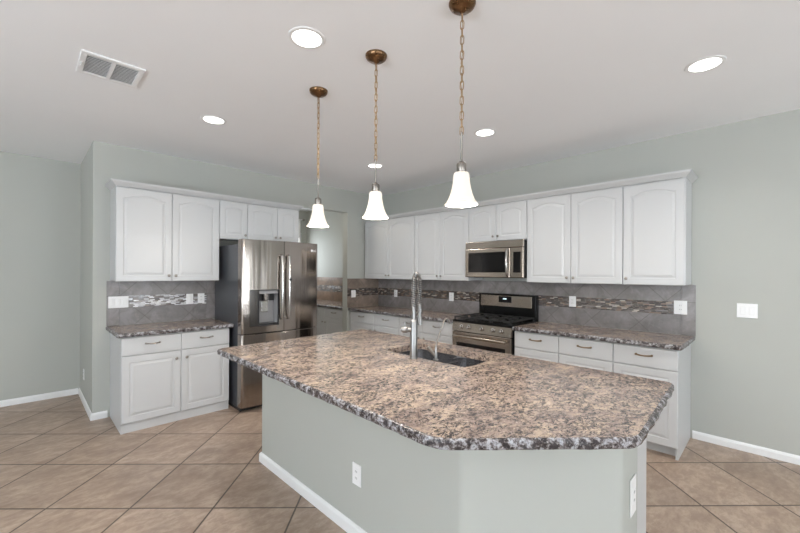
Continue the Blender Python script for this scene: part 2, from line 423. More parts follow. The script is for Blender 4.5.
# curtain beside the passage window, on its rod
rod = thing('curtain_rod', 'short white curtain rod above the passage window beyond the opening', 'curtain rod', (-0.42, 2.24, 2.56))
MB().tube([(-0.40, 0, 0), (0.28, 0, 0)], 0.012, 10).build('rod', M['trim'], rod, True)
MB().lathe([(0.0, -0.0), (0.024, 0.012), (0.027, 0.03), (0.018, 0.05), (0.0, 0.055)], (0.28, 0, 0), 14, 'X').build('finial', M['nickel'], rod, True)
for xx in (-0.35, 0.2): MB().box(xx - 0.01, xx + 0.01, 0.0, 0.06, -0.01, 0.01).build('bracket', M['trim'], rod)
b = MB(); pts = []
def curtain(x0, x1, z0, z1, y):
    b = MB(); n = 48; cols = []
    for i in range(n + 1):
        x = x0 + (x1 - x0) * i / n; yy = y + 0.018 * math.sin(i / n * PI * 10)
        cols.append([b.b.verts.new((x, yy + dy, z)) for dy in (0, 0.006) for z in (z0, z1)])
    for A, B in zip(cols, cols[1:]):
        b.b.faces.new((A[0], B[0], B[1], A[1])); b.b.faces.new((A[2], A[3], B[3], B[2]))
        b.b.faces.new((A[1], B[1], B[3], A[3])); b.b.faces.new((A[0], A[2], B[2], B[0]))
    return b
c = curtain(-0.36, 0.24, 2.18, 2.545, 2.245 - 2.24).build('curtain_valance', M['trim'], None, True, loc=(-0.42, 2.24, 0))
tag(c, 'white gathered curtain valance hanging from the rod in the passage', 'curtain')

# baseboards
def baseprof(h=0.068, t=0.014): return [(0, 0), (t, 0), (t, h - 0.02), (t - 0.004, h - 0.008), (0.004, h), (0, h)]
def basebd(name, path): return struct(MB().sweep(path, baseprof()).build(name, M['trim']))
basebd('baseboard_far_left', [(-3.784, 1.15), (-9.0, 1.15)][::-1])
basebd('baseboard_return', [(-3.77, 1.15), (-3.77, 0.0), (-3.65, 0.0)])
basebd('baseboard_right', [(0.0, -4.235), (0.0, -9.5)])

# ---------------------------------------------------------------- cabinet pieces
def door_bm(wd, ht, arch=0.0, t=0.02, rail=0.058):
    """raised panel door, front towards -y; lower left corner at the origin"""
    m = MB(); K = 16
    def loop(ins, y, a):
        L = [(ins, ins), (wd - ins, ins)]
        zt = ht - ins
        for k in range(K + 1):
            u = 1 - 2 * k / K
            x = wd / 2 + u * (wd / 2 - ins)
            sh = abs(u); f = 0.0 if a == 0 else min(1.0, (sh / 0.86)) ** 2
            L.append((x, zt - a * f))
        return [m.b.verts.new((x, y, z)) for x, z in L]
    def flat(ins, y): return loop(ins, y, 0.0)
    r = min(rail, wd * 0.24)
    L = [flat(0, 0), flat(0, -t + 0.005), flat(0.005, -t)]
    L += [loop(r, -t, arch), loop(r + 0.004, -t + 0.0055, arch), loop(r + 0.010, -t + 0.0055, arch), loop(r + 0.030, -t + 0.0005, arch)]
    n = len(L[0])
    for A, B in zip(L, L[1:]):
        for k in range(n): m.b.faces.new((A[k], A[(k + 1) % n], B[(k + 1) % n], B[k]))
    m.b.faces.new(L[-1]); m.b.faces.new(list(reversed(L[0])))
    return m
KNOB = None
def knob(parent, x, y, z, mat='nickel'):
    MB().lathe([(0.006, 0), (0.005, 0.008), (0.006, 0.013), (0.0135, 0.017), (0.0145, 0.022), (0.010, 0.027), (0, 0.0285)], (x, y, z), 14, 'Y').build('knob', M[mat], parent, True)
def pull(parent, x, y, z, mat='nickel', L=0.13):
    pts = []
    for k in range(9):
        u = k / 8; pts.append((x + (u - 0.5) * L * 0.86, y - 0.012 - 0.018 * math.sin(PI * u) ** 0.6, z - 0.004 * math.sin(PI * u)))
    m = MB().tube(pts, [0.0055 + 0.0015 * abs(math.cos(PI * k / 8)) for k in range(9)], 8)
    for sgn in (-1, 1):
        m.lathe([(0.009, 0), (0.009, 0.003), (0.005, 0.006), (0.005, 0.016)], (x + sgn * L * 0.43, y, z), 10, 'Y')
        m.lathe([(0.0, -0.010), (0.008, -0.004), (0.008, 0.004), (0.0, 0.010)], (x + sgn * L * 0.43, y - 0.014, z), 10, 'X')
    m.build('pull', M[mat], parent, True)
def door(root, x0, x1, z0, z1, y, arch=0.0, kx=None, kz=None, name='door', km='nickel'):
    o = door_bm(x1 - x0, z1 - z0, arch).build(name, M['cab'], root, loc=(x0, y, z0))
    if kx is not None: knob(o, kx - x0, -0.02, kz - z0, km)
    return o
def drawer(root, x0, x1, z0, z1, y, km='nickel', px=None):
    m = MB(); wd, ht = x1 - x0, z1 - z0
    m.box(0, wd, -0.02, 0, 0, ht, 0.005, 2)
    o = m.build('drawer_front', M['cab'], root, loc=(x0, y, z0))
    pull(o, (px - x0) if px else wd / 2, -0.02, ht * 0.62, km)
    return o
G = 0.0018
def base_cabinet(frame, wd, cols, label, group, toe=0.07, knobs=True, km='nickel', depth=0.60):
    """cols: [(x0,x1,knob_side)] in local x measured from the unit's left end"""
    r = thing('base_cabinet', label, 'cabinet', frame['loc'], frame['rotz'], group)
    m = MB(); T = 0.018
    m.box(0, T, -depth + 0.002, -0.002, 0, 0.872); m.box(wd - T, wd, -depth + 0.002, -0.002, 0, 0.872)
    m.box(T, wd - T, -depth + 0.002, -0.002, 0.09, 0.108); m.box(T, wd - T, -0.012, -0.002, 0.09, 0.872)
    m.box(T, wd - T, -depth + 0.002, -depth + 0.02, 0.69, 0.872); m.box(T, wd - T, -depth + 0.002, -depth + 0.02, 0.108, 0.14)
    for (a, b_, s) in cols[1:]: m.box(a - 0.02, a + 0.02, -depth + 0.002, -depth + 0.02, 0.14, 0.69)
    m.build('carcass', M['cab'], r)
    MB().box(T + .001, wd - T - .001, -depth + toe + 0.002, -depth + toe + 0.016, 0, 0.089).build('toe_kick', M['cab'], r)
    for (a, b_, s) in cols:
        drawer(r, a + G, b_ - G, 0.702, 0.862, -depth, km)
        door(r, a + G, b_ - G, 0.092, 0.697, -depth, 0, (b_ - 0.045 if s == 'r' else a + 0.045) if knobs else None, 0.625, km=km)
    return r
def upper_cabinet(frame, z0, z1, wd, cols, label, group, arch=0.035, depth=0.31):
    r = thing('upper_cabinet', label, 'cabinet', frame['loc'], frame['rotz'], group)
    MB().box(0, wd, -depth, -0.002, z0 + 0.004, z1).build('carcass', M['cab'], r)
    for (a, b_, s) in cols:
        door(r, a + G, b_ - G, z0, z1 - 0.012, -depth, arch, (b_ - 0.032 if s == 'r' else a + 0.032), z0 + 0.055)
    return r

# wall B uppers
UB, UT = 1.372, 2.286
gB = 'arched white wall cabinets over the right-hand counter'
upper_cabinet(onB(0.026), UB, UT, 1.098, [(0, 0.553, 'r'), (0.553, 1.098, 'l')], 'white arched double-door wall cabinet in the corner, farthest left of the long wall', gB)
upper_cabinet(onB(1.126), UB, UT, 0.920, [(0, 0.460, 'r'), (0.460, 0.920, 'l')], 'white arched double-door wall cabinet directly left of the microwave', gB)
upper_cabinet(onB(2.048), 1.848, UT, 0.764, [(0, 0.382, 'r'), (0.382, 0.764, 'l')], 'short white double-door wall cabinet right above the microwave', gB, 0.03)
upper_cabinet(onB(2.814), UB, UT, 0.940, [(0, 0.472, 'r'), (0.472, 0.940, 'l')], 'white arched double-door wall cabinet directly right of the microwave', gB)
upper_cabinet(onB(3.756), UB, UT, 0.466, [(0, 0.462, 'l')], 'wide single-door white wall cabinet at the free right end of the run', gB)
# wall A uppers
gA = 'white wall cabinets over and beside the refrigerator'
upper_cabinet(onA(-3.635), UB, UT, 0.942, [(0, 0.473, 'r'), (0.473, 0.942, 'l')], 'tall white arched double-door wall cabinet left of the refrigerator', gA)
upper_cabinet(onA(-2.691), 1.843, UT, 0.315, [(0, 0.315, 'r')], 'short single-door white cabinet over the refrigerator, beside the tall one', gA, 0.025)
upper_cabinet(onA(-2.375), 1.843, UT, 0.676, [(0, 0.377, 'r'), (0.377, 0.676, 'l')], 'short double-door white cabinet over the right half of the refrigerator', gA, 0.025)
# crown mouldings (cyma profile)
cp = [(0.0, 2.2865), (0.006, 2.2865), (0.010, 2.294), (0.018, 2.300), (0.030, 2.312), (0.038, 2.318), (0.042, 2.326), (0.042, 2.337), (-0.02, 2.337), (-0.02, 2.2865)]
o = MB().sweep([(-3.635, -0.004), (-3.635, -0.331), (-1.699, -0.331), (-1.699, -0.004)], cp).build('crown_moulding', M['cab'])
tag(o, 'white crown moulding along the cabinets over the refrigerator', 'moulding', 'white crown mouldings')
o = MB().sweep([(0.026, -0.331), (4.222, -0.331), (4.222, -0.004)], cp).build('crown_moulding', M['cab'], loc=(0, 0, 0), rotz=RB)
tag(o, 'long white crown moulding on the wall cabinets above the range', 'moulding', 'white crown mouldings')

# base cabinets
base_cabinet(onA(-3.63), 0.942, [(0, 0.480, 'r'), (0.480, 0.942, 'l')], 'white double-door base cabinet with two drawers left of the refrigerator', 'white base cabinets', 0.005)
gb = 'white base cabinets'
base_cabinet(onB(0.004), 1.112, [(0.03, 0.582, 'r'), (0.582, 1.112, 'l')], 'white base cabinet in the far corner, next to the wall opening', gb)
base_cabinet(onB(1.117), 0.922, [(0, 0.420, 'r'), (0.420, 0.922, 'l')], 'white base cabinet just left of the range, seen over the island', gb)
base_cabinet(onB(2.826), 0.932, [(0, 0.461, 'r'), (0.461, 0.932, 'l')], 'white base cabinet just right of the range', gb, knobs=False, km='bronze')
base_cabinet(onB(3.759), 0.462, [(0, 0.462, 'l')], 'white single-door base cabinet at the free end beside the right wall', gb, knobs=False, km='bronze')
base_cabinet(onB(-1.22), 1.09, [(0, 0.534, 'r'), (0.534, 1.09, 'l')], 'white base cabinet seen through the wall opening beside the refrigerator', gb)

# ---------------------------------------------------------------- stone counters
from mathutils import noise as mn
def counter(name, outline, z0, z1, label, group, holes=(), rough_edges=None, frame=None, parent=None, amp=0.006, rad=0.0):
    """outline CCW; every edge resampled; chiselled irregular profile"""
    P = [Vector(p) for p in outline]; N = len(P)
    if rad:
        Q = []
        for i in range(N):
            rr = rad[i] if isinstance(rad, (list, tuple)) else rad
            if rr == 0: Q.append(P[i]); continue
            a, b_ = (P[i - 1] - P[i]).normalized(), (P[(i + 1) % N] - P[i]).normalized()
            p0, p1 = P[i] + a * rr, P[i] + b_ * rr
            for k in range(6):
                u = k / 5; Q.append(p0.lerp(P[i], u).lerp(P[i].lerp(p1, u), u))
        P = Q; N = len(P)
    S = []
    for i in range(N):
        a, b_ = P[i], P[(i + 1) % N]; n = max(1, int((b_ - a).length / 0.012))
        for k in range(n): S.append(a.lerp(b_, k / n))
    n = len(S); m = MB()
    def nrm(i):
        d = (S[(i + 1) % n] - S[i - 1]).normalized(); return Vector((d.y, -d.x))
    nr = [nrm(i) for i in range(n)]
    prof = [(-0.012, z1, .0), (-0.003, z1 - 0.003, .5), (0.002, z1 - 0.011, 1.), (0.001, z1 - 0.022, 1.), (0.0, z1 - 0.032, 1.), (-0.004, z0 + 0.003, .8), (-0.010, z0, .3)]
    rings = []
    for off, z, wgt in prof:
        ring = []
        for i in range(n):
            q = mn.noise(Vector((S[i].x * 14, S[i].y * 14, z * 40))) + 0.35 * mn.noise(Vector((S[i].x * 40, S[i].y * 40, z * 60)))
            if rough_edges and not rough_edges(S[i]): q = -0.0
            p = S[i] + nr[i] * (off + amp * wgt * q)
            ring.append(m.b.verts.new((p.x, p.y, z)))
        rings.append(ring)
    ef = []
    for A, B in zip(rings, rings[1:]):
        for k in range(n): ef.append(m.b.faces.new((A[k], A[(k + 1) % n], B[(k + 1) % n], B[k])))
    for f in ef: f.material_index = 1
    for (ring, z) in ((rings[0], z1), (rings[-1], z0)):
        es = [m.b.edges.get((ring[k], ring[(k + 1) % n])) for k in range(n)]
        hl = []
        for h in holes:
            hv = [m.b.verts.new((x, y, z)) for x, y in h]; hl.append(hv)
            es += [m.b.edges.new((hv[k], hv[(k + 1) % len(hv)])) for k in range(len(hv))]
        bmesh.ops.triangle_fill(m.b, edges=es, use_beauty=True)
        if z == z1: tops = hl
        else:
            for A, B in zip(tops, hl):
                for k in range(len(A)): m.b.faces.new((A[k], A[(k + 1) % len(A)], B[(k + 1) % len(A)], B[k]))
    fr = frame or dict(loc=(0, 0, 0), rotz=0)
    o = m.build(name, [M['granite'], M['gedge']], None, True, loc=fr['loc'], rotz=fr['rotz'])
    for pl in o.data.polygons:
        if pl.material_index == 0: pl.use_smooth = False
    tag(o, label, 'countertop', group)
    return o
def rrect(x0, x1, y0, y1, r, k=6):
    L = []
    for cx, cy, a0 in ((x1 - r, y0 + r, -90), (x1 - r, y1 - r, 0), (x0 + r, y1 - r, 90), (x0 + r, y0 + r, 180)):
        for i in range(k + 1):
            a = math.radians(a0 + 90 * i / k); L.append((cx + r * math.cos(a), cy + r * math.sin(a)))
    return L
ZT, ZB = 0.914, 0.874
gc = 'brown granite countertops'
counter('granite_countertop', [(-3.665, -0.648), (-2.655, -0.648), (-2.655, -0.002), (-3.665, -0.002)], ZB, ZT, 'small brown and grey granite countertop left of the refrigerator', gc, rough_edges=lambda p: p.y < -0.01, rad=[0.03, 0.0, 0, 0])
counter('granite_countertop', [(0.002, -0.648), (2.044, -0.648), (2.044, -0.002), (0.002, -0.002)], ZB, ZT, 'brown granite countertop running from the corner to the range', gc, rough_edges=lambda p: p.y < -0.6, frame=onB(0))
counter('granite_countertop', [(2.818, -0.648), (4.252, -0.648), (4.252, -0.002), (2.818, -0.002)], ZB, ZT, 'brown granite countertop right of the range, ending at the bare wall', gc, rough_edges=lambda p: p.y < -0.6 or p.x > 4.2, frame=onB(0), rad=[0, 0.03, 0, 0])
counter('granite_countertop', [(-2.29, -0.648), (-0.125, -0.648), (-0.125, -0.002), (-2.29, -0.002)], ZB, ZT, 'granite countertop in the passage seen through the wall opening', gc, rough_edges=lambda p: p.y < -0.6, frame=onB(0))

# ---------------------------------------------------------------- backsplashes
def backsplash(frame, a, b_, fieldmat, label, borders=(), loc0=0.0, z1=1.372):
    r = thing('tile_backsplash', label, 'backsplash', frame['loc'], frame['rotz'], 'stone tile backsplashes')
    x0, x1 = a, b_
    bw = 0.105
    if 'l' in borders:
        MB().box(a, a + bw, -0.010, -0.001, ZT + .001, z1, 0.0015, 1).build('border_tile', M['tileEdge'], r); x0 = a + bw + 0.002
    if 'r' in borders:
        MB().box(b_ - bw, b_, -0.010, -0.001, ZT + .001, z1, 0.0015, 1).build('border_tile', M['tileEdge'], r); x1 = b_ - bw - 0.002
    MB().box(x0, x1, -0.010, -0.001, ZT + .001, 1.095).build('lower_tile', M[fieldmat], r)
    MB().box(x0, x1, -0.010, -0.001, 1.215, z1).build('upper_tile', M[fieldmat], r)
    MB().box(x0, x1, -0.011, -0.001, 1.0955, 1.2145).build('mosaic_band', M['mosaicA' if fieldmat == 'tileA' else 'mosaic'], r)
    return r
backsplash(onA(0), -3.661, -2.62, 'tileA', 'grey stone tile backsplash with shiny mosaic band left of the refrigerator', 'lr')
backsplash(onA(0), -0.658, -0.012, 'tileStub', 'short tan tile backsplash on the stub wall beside the opening')
backsplash(onB(0), 0.002, 4.255, 'tileB', 'long grey-brown diagonal tile backsplash behind the range', 'r')
backsplash(onB(0), -2.295, -0.125, 'tileTan', 'brown tile backsplash seen through the wall opening')

# ---------------------------------------------------------------- switches and outlets
def plate(frame, wd, ht, kind, n, label, group):
    r = thing('wall_switch' if kind == 'switch' else 'wall_outlet', label, 'light switch' if kind == 'switch' else 'electrical outlet', frame['loc'], frame['rotz'], group)
    MB().box(-wd / 2, wd / 2, -0.006, -0.0005, -ht / 2, ht / 2, 0.002, 2).build('cover_plate', M['plate'], r)
    for k in range(n):
        cx = (k - (n - 1) / 2) * (wd * 0.86 / n) if n > 1 else 0
        if kind == 'switch':
            MB().box(cx - 0.0165, cx + 0.0165, -0.0072, -0.0055, -0.034, 0.034).build('switch_frame', M['frost'], r)
            MB().box(cx - 0.0145, cx + 0.0145, -0.011, -0.0055, -0.031, 0.031, 0.002, 1).build('rocker', M['plate'], r)
        else:
            f = MB().box(cx - 0.017, cx + 0.017, -0.0085, -0.0055, -0.035, 0.035, 0.002, 1).build('receptacle', M['plate'], r)
            for zz in (-0.018, 0.018):
                MB().box(cx - 0.007, cx - 0.005, -0.0092, -0.008, zz - 0.005, zz + 0.006).build('slot', M['slot'], f)
                MB().box(cx + 0.005, cx + 0.007, -0.0092, -0.008, zz - 0.005, zz + 0.006).build('slot', M['slot'], f)
    return r
BS = -0.0105
gs, go = 'white wall switches', 'white electrical outlets'
plate(onA(-3.565, BS, 1.155), 0.168, 0.118, 'switch', 3, 'white triple switch at the left end of the small backsplash', gs)
plate(onA(-2.905, BS, 1.158), 0.072, 0.115, 'switch', 1, 'single white switch near the refrigerator on the small backsplash', gs)
plate(onA(-2.785, BS, 1.160), 0.072, 0.115, 'outlet', 1, 'white outlet nearest the refrigerator on the small backsplash', go)
plate(onA(-0.545, BS, 1.130), 0.085, 0.115, 'switch', 1, 'white switch on the tan backsplash beside the wall opening', gs)
plate(onB(0.43, BS, 1.135), 0.072, 0.115, 'outlet', 1, 'white outlet on the mosaic band nearest the room corner', go)
plate(onB(1.545, BS, 1.135), 0.078, 0.118, 'outlet', 1, 'white outlet on the mosaic band left of the range', go)
plate(onB(3.19, BS, 1.165), 0.072, 0.115, 'outlet', 1, 'white outlet on the mosaic band right of the range', go)
plate(onB(4.145, BS, 1.165), 0.098, 0.125, 'outlet', 1, 'wide white outlet at the right end of the long backsplash', go)
plate(onB(4.592, -0.001, 1.168), 0.128, 0.118, 'switch', 2, 'double white rocker switch on the bare right wall', gs)
plate(onB(3.125, -0.001, 0.352, plane=-2.94), 0.074, 0.118, 'outlet', 1, 'white outlet low on the long left face of the island', go)
plate(onA(-2.313, -4.308, 0.475), 0.088, 0.165, 'outlet', 1, 'white outlet on the narrow right end of the island', go)
plate(onB(-0.68, -0.001, 0.32, plane=-3.77), 0.074, 0.115, 'outlet', 1, 'white outlet low on the side of the pantry wall', go)

# ---------------------------------------------------------------- island
isl = thing('kitchen_island', 'large sage green island with an angled near corner and white end panel', 'island', (-2.5, -3.1, 0))
I0 = Vector((2.5, 3.1))
def I(p): return (p[0] + 2.5, p[1] + 3.1)
def rounded(poly, rad):
    P = [Vector(p) for p in poly]; Q = []
    for i, p in enumerate(P):
        rr = rad[i]
        if not rr: Q.append(tuple(p)); continue
        a, b_ = (P[i - 1] - p).normalized(), (P[(i + 1) % len(P)] - p).normalized()
        p0, p1 = p + a * rr, p + b_ * rr
        for k in range(6):
            u = k / 5; q = p0.lerp(p, u).lerp(p.lerp(p1, u), u); Q.append(tuple(q))
    return Q
wp = [(-2.94, -1.94), (-2.94, -3.822), (-2.455, -4.307), (-2.222, -4.307), (-2.222, -4.20), (-2.41, -4.20), (-2.82, -3.79), (-2.82, -1.94)]
MB().prism(rounded([I(p) for p in wp], [.012, .02, .02, 0, 0, 0, 0, 0]), 0, 0.873).build('half_wall', M['wall'], isl, True)
MB().sweep([I((-2.82, -1.94)), I((-2.94, -1.94)), I((-2.94, -3.822)), I((-2.455, -4.307)), I((-2.222, -4.307))], [(-o_, z_) for o_, z_ in [(0, 0), (-0.014, 0), (-0.014, 0.055), (-0.010, 0.065), (-0.004, 0.072), (0, 0.072)]]).build('baseboard', M['trim'], isl)
MB().box(-2.221 + 2.5, -2.015 + 2.5, -4.300 + 3.1, -4.282 + 3.1, 0, 0.873).build('end_panel', M['cab'], isl)
m = MB()
m.box(-2.032 + 2.5, -2.015 + 2.5, -4.282 + 3.1, -1.94 + 3.1, 0.10, 0.873)
m.box(-2.82 + 2.5, -2.032 + 2.5, -1.958 + 3.1, -1.94 + 3.1, 0.0, 0.873)
m.box(-2.40 + 2.5, -2.032 + 2.5, -4.18 + 3.1, -1.958 + 3.1, 0.10, 0.118)
m.box(-2.14 + 2.5, -2.125 + 2.5, -4.282 + 3.1, -1.958 + 3.1, 0.0, 0.10)
m.build('cabinet_body', M['cab'], isl)
n_d = 5; L_ = 2.34
for k in range(n_d):
    y0 = -1.945 - k * L_ / n_d
    d = door_bm(L_ / n_d - 0.006, 0.735, 0).build('door', M['cab'], isl, loc=(-2.015 + 2.5, y0 - L_ / n_d + 0.003 + 3.1, 0.125), rotz=PI / 2)
    knob(d, 0.04 if k % 2 else L_ / n_d - 0.05, -0.02, 0.67)
# sink cut-out (two bowls share one opening)
hole = rrect(-2.415, -2.045, -3.475, -2.775, 0.05)
counter('island_countertop', [(-3.268, -1.90), (-3.278, -3.965), (-2.775, -4.44), (-1.885, -4.40), (-1.875, -1.875)], ZB, ZT, 'large brown speckled granite island top with chiselled edges and sink', None, [hole], rad=[.05, .06, .05, .05, .05], amp=0.0075)
sink = thing('kitchen_sink', 'double-bowl stainless undermount sink set in the island', 'sink', (-2.22, -3.12, 0.66))
def bowl(x0, x1, y0, y1, z0, z1, par):
    m = MB(); loops = []
    for ins, z, r in ((0.0, z1, 0.05), (0.004, z0 + 0.05, 0.05), (0.015, z0 + 0.015, 0.06), (0.045, z0, 0.07)):
        loops.append([m.b.verts.new((x, y, z)) for x, y in rrect(x0 + ins, x1 - ins, y0 + ins, y1 - ins, r)])
    n = len(loops[0])
    for A, B in zip(loops, loops[1:]):
        for k in range(n): m.b.faces.new((A[k], A[(k + 1) % n], B[(k + 1) % n], B[k]))
    m.b.faces.new(loops[-1])
    o = m.build('bowl', M['sink'], par, True)
    dr = MB().lathe([(0.0, 0.001), (0.012, 0.001), (0.038, 0.004), (0.045, 0.002), (0.045, 0.0)], ((x0 + x1) / 2, (y0 + y1) / 2, z0 + .001), 20).build('drain', M['knobsteel'], o, True)
    return o
bowl(-0.199, 0.180, -0.352, -0.060, 0.0, 0.2125, sink)
bowl(-0.199, 0.180, -0.040, 0.343, 0.0, 0.2125, sink)
MB().box(-0.199, 0.180, -0.062, -0.038, 0.17, 0.198, 0.008, 3).build('divider', M['sink'], sink, True)

# spring pull-down faucet
fa = thing('spring_faucet', 'tall brushed nickel spring pull-down faucet behind the sink', 'faucet', (-2.452, -3.092, ZT))
MB().lathe([(0.029, 0.0), (0.029, 0.006), (0.0245, 0.009), (0.0245, 0.235), (0.021, 0.246), (0.013, 0.252)], n=28).build('body', M['faucet'], fa, True)
dx, dy = 0.094, 0.034
rp = MB().tube([(0, 0, 0.25), (0, 0, 0.33)], 0.0135, 14)
rp.build('riser', M['faucet'], fa, True)
pth = [(0, 0, 0.33)]
for k in range(6): pth.append((0, 0, 0.33 + 0.155 * (k + 1) / 6))
for k in range(1, 17):
    a = PI * k / 16
    pth.append((dx / 2 * (1 - math.cos(a)), dy / 2 * (1 - math.cos(a)), 0.485 + 0.062 * math.sin(a)))
for k in range(1, 6): pth.append((dx, dy, 0.485 - 0.15 * k / 5))
MB().tube(pth, 0.0085, 10).build('hose', M['rubber'], fa, True)
# coil spring around the hose
def resample(p, n):
    p = [Vector(q) for q in p]; L = [0]
    for a, b_ in zip(p, p[1:]): L.append(L[-1] + (b_ - a).length)
    out = []; j = 0
    for i in range(n):
        t_ = L[-1] * i / (n - 1)
        while j < len(L) - 2 and L[j + 1] < t_: j += 1
        u = (t_ - L[j]) / max(1e-9, L[j + 1] - L[j]); out.append(p[j].lerp(p[j + 1], u))
    return out, L[-1]
turns = 34; pp, Ltot = resample(pth, turns * 10 + 1); coil = []
side = Vector((dy, -dx, 0)).normalized()
for i, q in enumerate(pp):
    d = (pp[min(i + 1, len(pp) - 1)] - pp[max(i - 1, 0)]).normalized()
    nn = side.cross(d).normalized(); a = 2 * PI * i / 10
    coil.append(q + (side * math.cos(a) + nn * math.sin(a)) * 0.0138)
MB().tube(coil, 0.0030, 6).build('spring', M['faucet'], fa, True)
MB().lathe([(0.010, 0.0), (0.0125, 0.004), (0.0115, 0.05), (0.0125, 0.085), (0.0185, 0.105), (0.0185, 0.140), (0.0, 0.140)], (dx, dy, 0.345), 18, rot=Matrix.Rotation(PI, 3, 'X')).build('spray_head', M['faucet'], fa, True)
MB().tube([(0, 0, 0.285), (dx * 0.5, dy * 0.5, 0.292), (dx - 0.012, dy - 0.004, 0.300)], 0.005, 8).build('holder_arm', M['faucet'], fa, True)
MB().lathe([(0.0135, -0.010), (0.0175, -0.010), (0.0175, 0.010), (0.0135, 0.010)], (dx, dy, 0.300), 18).build('holder_ring', M['faucet'], fa, True)
hd = Vector((-0.72, 0.55, -0.06)).normalized()
q0 = Vector((0, 0, 0.19))
MB().tube([q0 + hd * t_ for t_ in (0.02, 0.040, 0.045, 0.070, 0.084)], [0.017, 0.017, 0.023, 0.021, 0.010], 16).build('valve', M['faucet'], fa, True)
MB().tube([q0 + hd * 0.058 + Vector((0, 0, 0.015)), q0 + hd * 0.060 + Vector((0, 0, 0.035)), q0 + hd * 0.064 + Vector((0, 0, 0.05))], [0.006, 0.005, 0.0045], 8).build('lever', M['faucet'], fa, True)

# filtered water tap
ft = thing('filtered_water_tap', 'thin brushed metal filtered water tap beside the tall faucet', 'faucet', (-2.391, -3.229, ZT))
MB().lathe([(0.017, 0.0), (0.017, 0.005), (0.010, 0.008), (0.0085, 0.07), (0.006, 0.085)], n=18).build('base', M['faucet'], ft, True)
lt = Vector((0.7071, -0.7071, 0))
def T(u, z, d=0.0): return tuple(lt * u + Vector((0.7071, 0.7071, 0)) * d + Vector((0, 0, z)))
MB().tube([T(0, 0.08), T(0.008, 0.12), T(0.026, 0.18), T(0.045, 0.232), T(0.055, 0.254, .01), T(0.068, 0.262, .02), T(0.082, 0.252, .03), T(0.092, 0.232, .04)], 0.0052, 10).build('spout', M['satin'], ft, True)
MB().tube([T(-0.006, 0.030), T(-0.028, 0.055), T(-0.034, 0.062), T(-0.052, 0.084)], [0.009, 0.0105, 0.013, 0.013], 14).build('handle', M['satin'], ft, True)

# ---------------------------------------------------------------- refrigerator
fr = thing('refrigerator', 'stainless french-door refrigerator with ice and water dispenser', 'refrigerator', (-2.198, -0.05, 0))
FW = 0.458
MB().box(-0.445, 0.445, -0.70, 0.0, 0.03, 1.765, 0.006, 2).build('cabinet_body', M['greyside'], fr)
MB().box(-0.44, 0.44, -0.73, -0.02, 0.0, 0.045).build('base_grille', M['rubber'], fr)
def fy(x): return -0.800 - 0.034 * (1 - (x / FW) ** 2)
def fdoor(x0, x1, z0, z1, name, hole=None, edges='lr'):
    m = MB(); xs = [x0 + (x1 - x0) * k / 16 for k in range(17)]
    R_ = 0.018
    if hole: xs = sorted(set(xs + [hole[0], hole[1]]))
    front = []
    for x in xs: front.append((x, fy(x)))
    if 'l' in edges: front = [(x0, fy(x0) + R_), (x0 + R_ * 0.3, fy(x0) + R_ * 0.3)] + [(x0 + R_, fy(x0 + R_))] + [p for p in front if p[0] > x0 + R_ + 1e-4]
    if 'r' in edges: front = [p for p in front if p[0] < x1 - R_ - 1e-4] + [(x1 - R_, fy(x1 - R_)), (x1 - R_ * 0.3, fy(x1) + R_ * 0.3), (x1, fy(x1) + R_)]
    zs = [z0, z0 + 0.004] + ([hole[2], hole[3]] if hole else []) + [z1 - 0.004, z1]
    V = []
    for z in zs:
        e = 0.004 if z in (z0, z1) else 0.0
        V.append([m.b.verts.new((x, y + e, z)) for x, y in front])
    for j in range(len(zs) - 1):
        for k in range(len(front) - 1):
            if hole and zs[j] == hole[2] and zs[j + 1] == hole[3] and front[k][0] >= hole[0] - 1e-5 and front[k + 1][0] <= hole[1] + 1e-5: continue
            m.b.faces.new((V[j][k], V[j][k + 1], V[j + 1][k + 1], V[j + 1][k]))
    bk = [m.b.verts.new((x, -0.706, z)) for x in (x0, x1) for z in (z0, z1)]   # x0z0 x0z1 x1z0 x1z1
    m.b.faces.new([bk[0], bk[1]] + [V[j][0] for j in range(len(zs) - 1, -1, -1)])
    m.b.faces.new([bk[2]] + [V[j][-1] for j in range(len(zs))] + [bk[3]])
    m.b.faces.new([bk[0]] + V[0] + [bk[2]]); m.b.faces.new([bk[1], bk[3]] + list(reversed(V[-1])))
    m.b.faces.new((bk[0], bk[2], bk[3], bk[1]))
    return m.build(name, M['steel'], fr, True)
hx0, hx1, hz0, hz1 = -0.285, -0.068, 0.900, 1.272
dl = fdoor(-FW, -0.003, 0.818, 1.812, 'door', (hx0, hx1, hz0, hz1), 'l')
dr_ = fdoor(0.003, FW, 0.818, 1.812, 'door', None, 'r')
fdoor(-FW, FW, 0.05, 0.810, 'freezer_drawer', None, 'lr')
fz = [o for o in children(fr) if o.name.startswith('freezer')][0]
MB().tube([(-0.30, -0.845, 0.70), (-0.30, -0.873, 0.70), (0.0, -0.878, 0.70), (0.30, -0.873, 0.70), (0.30, -0.845, 0.70)], 0.011, 10).build('handle', M['knobsteel'], fz, True)
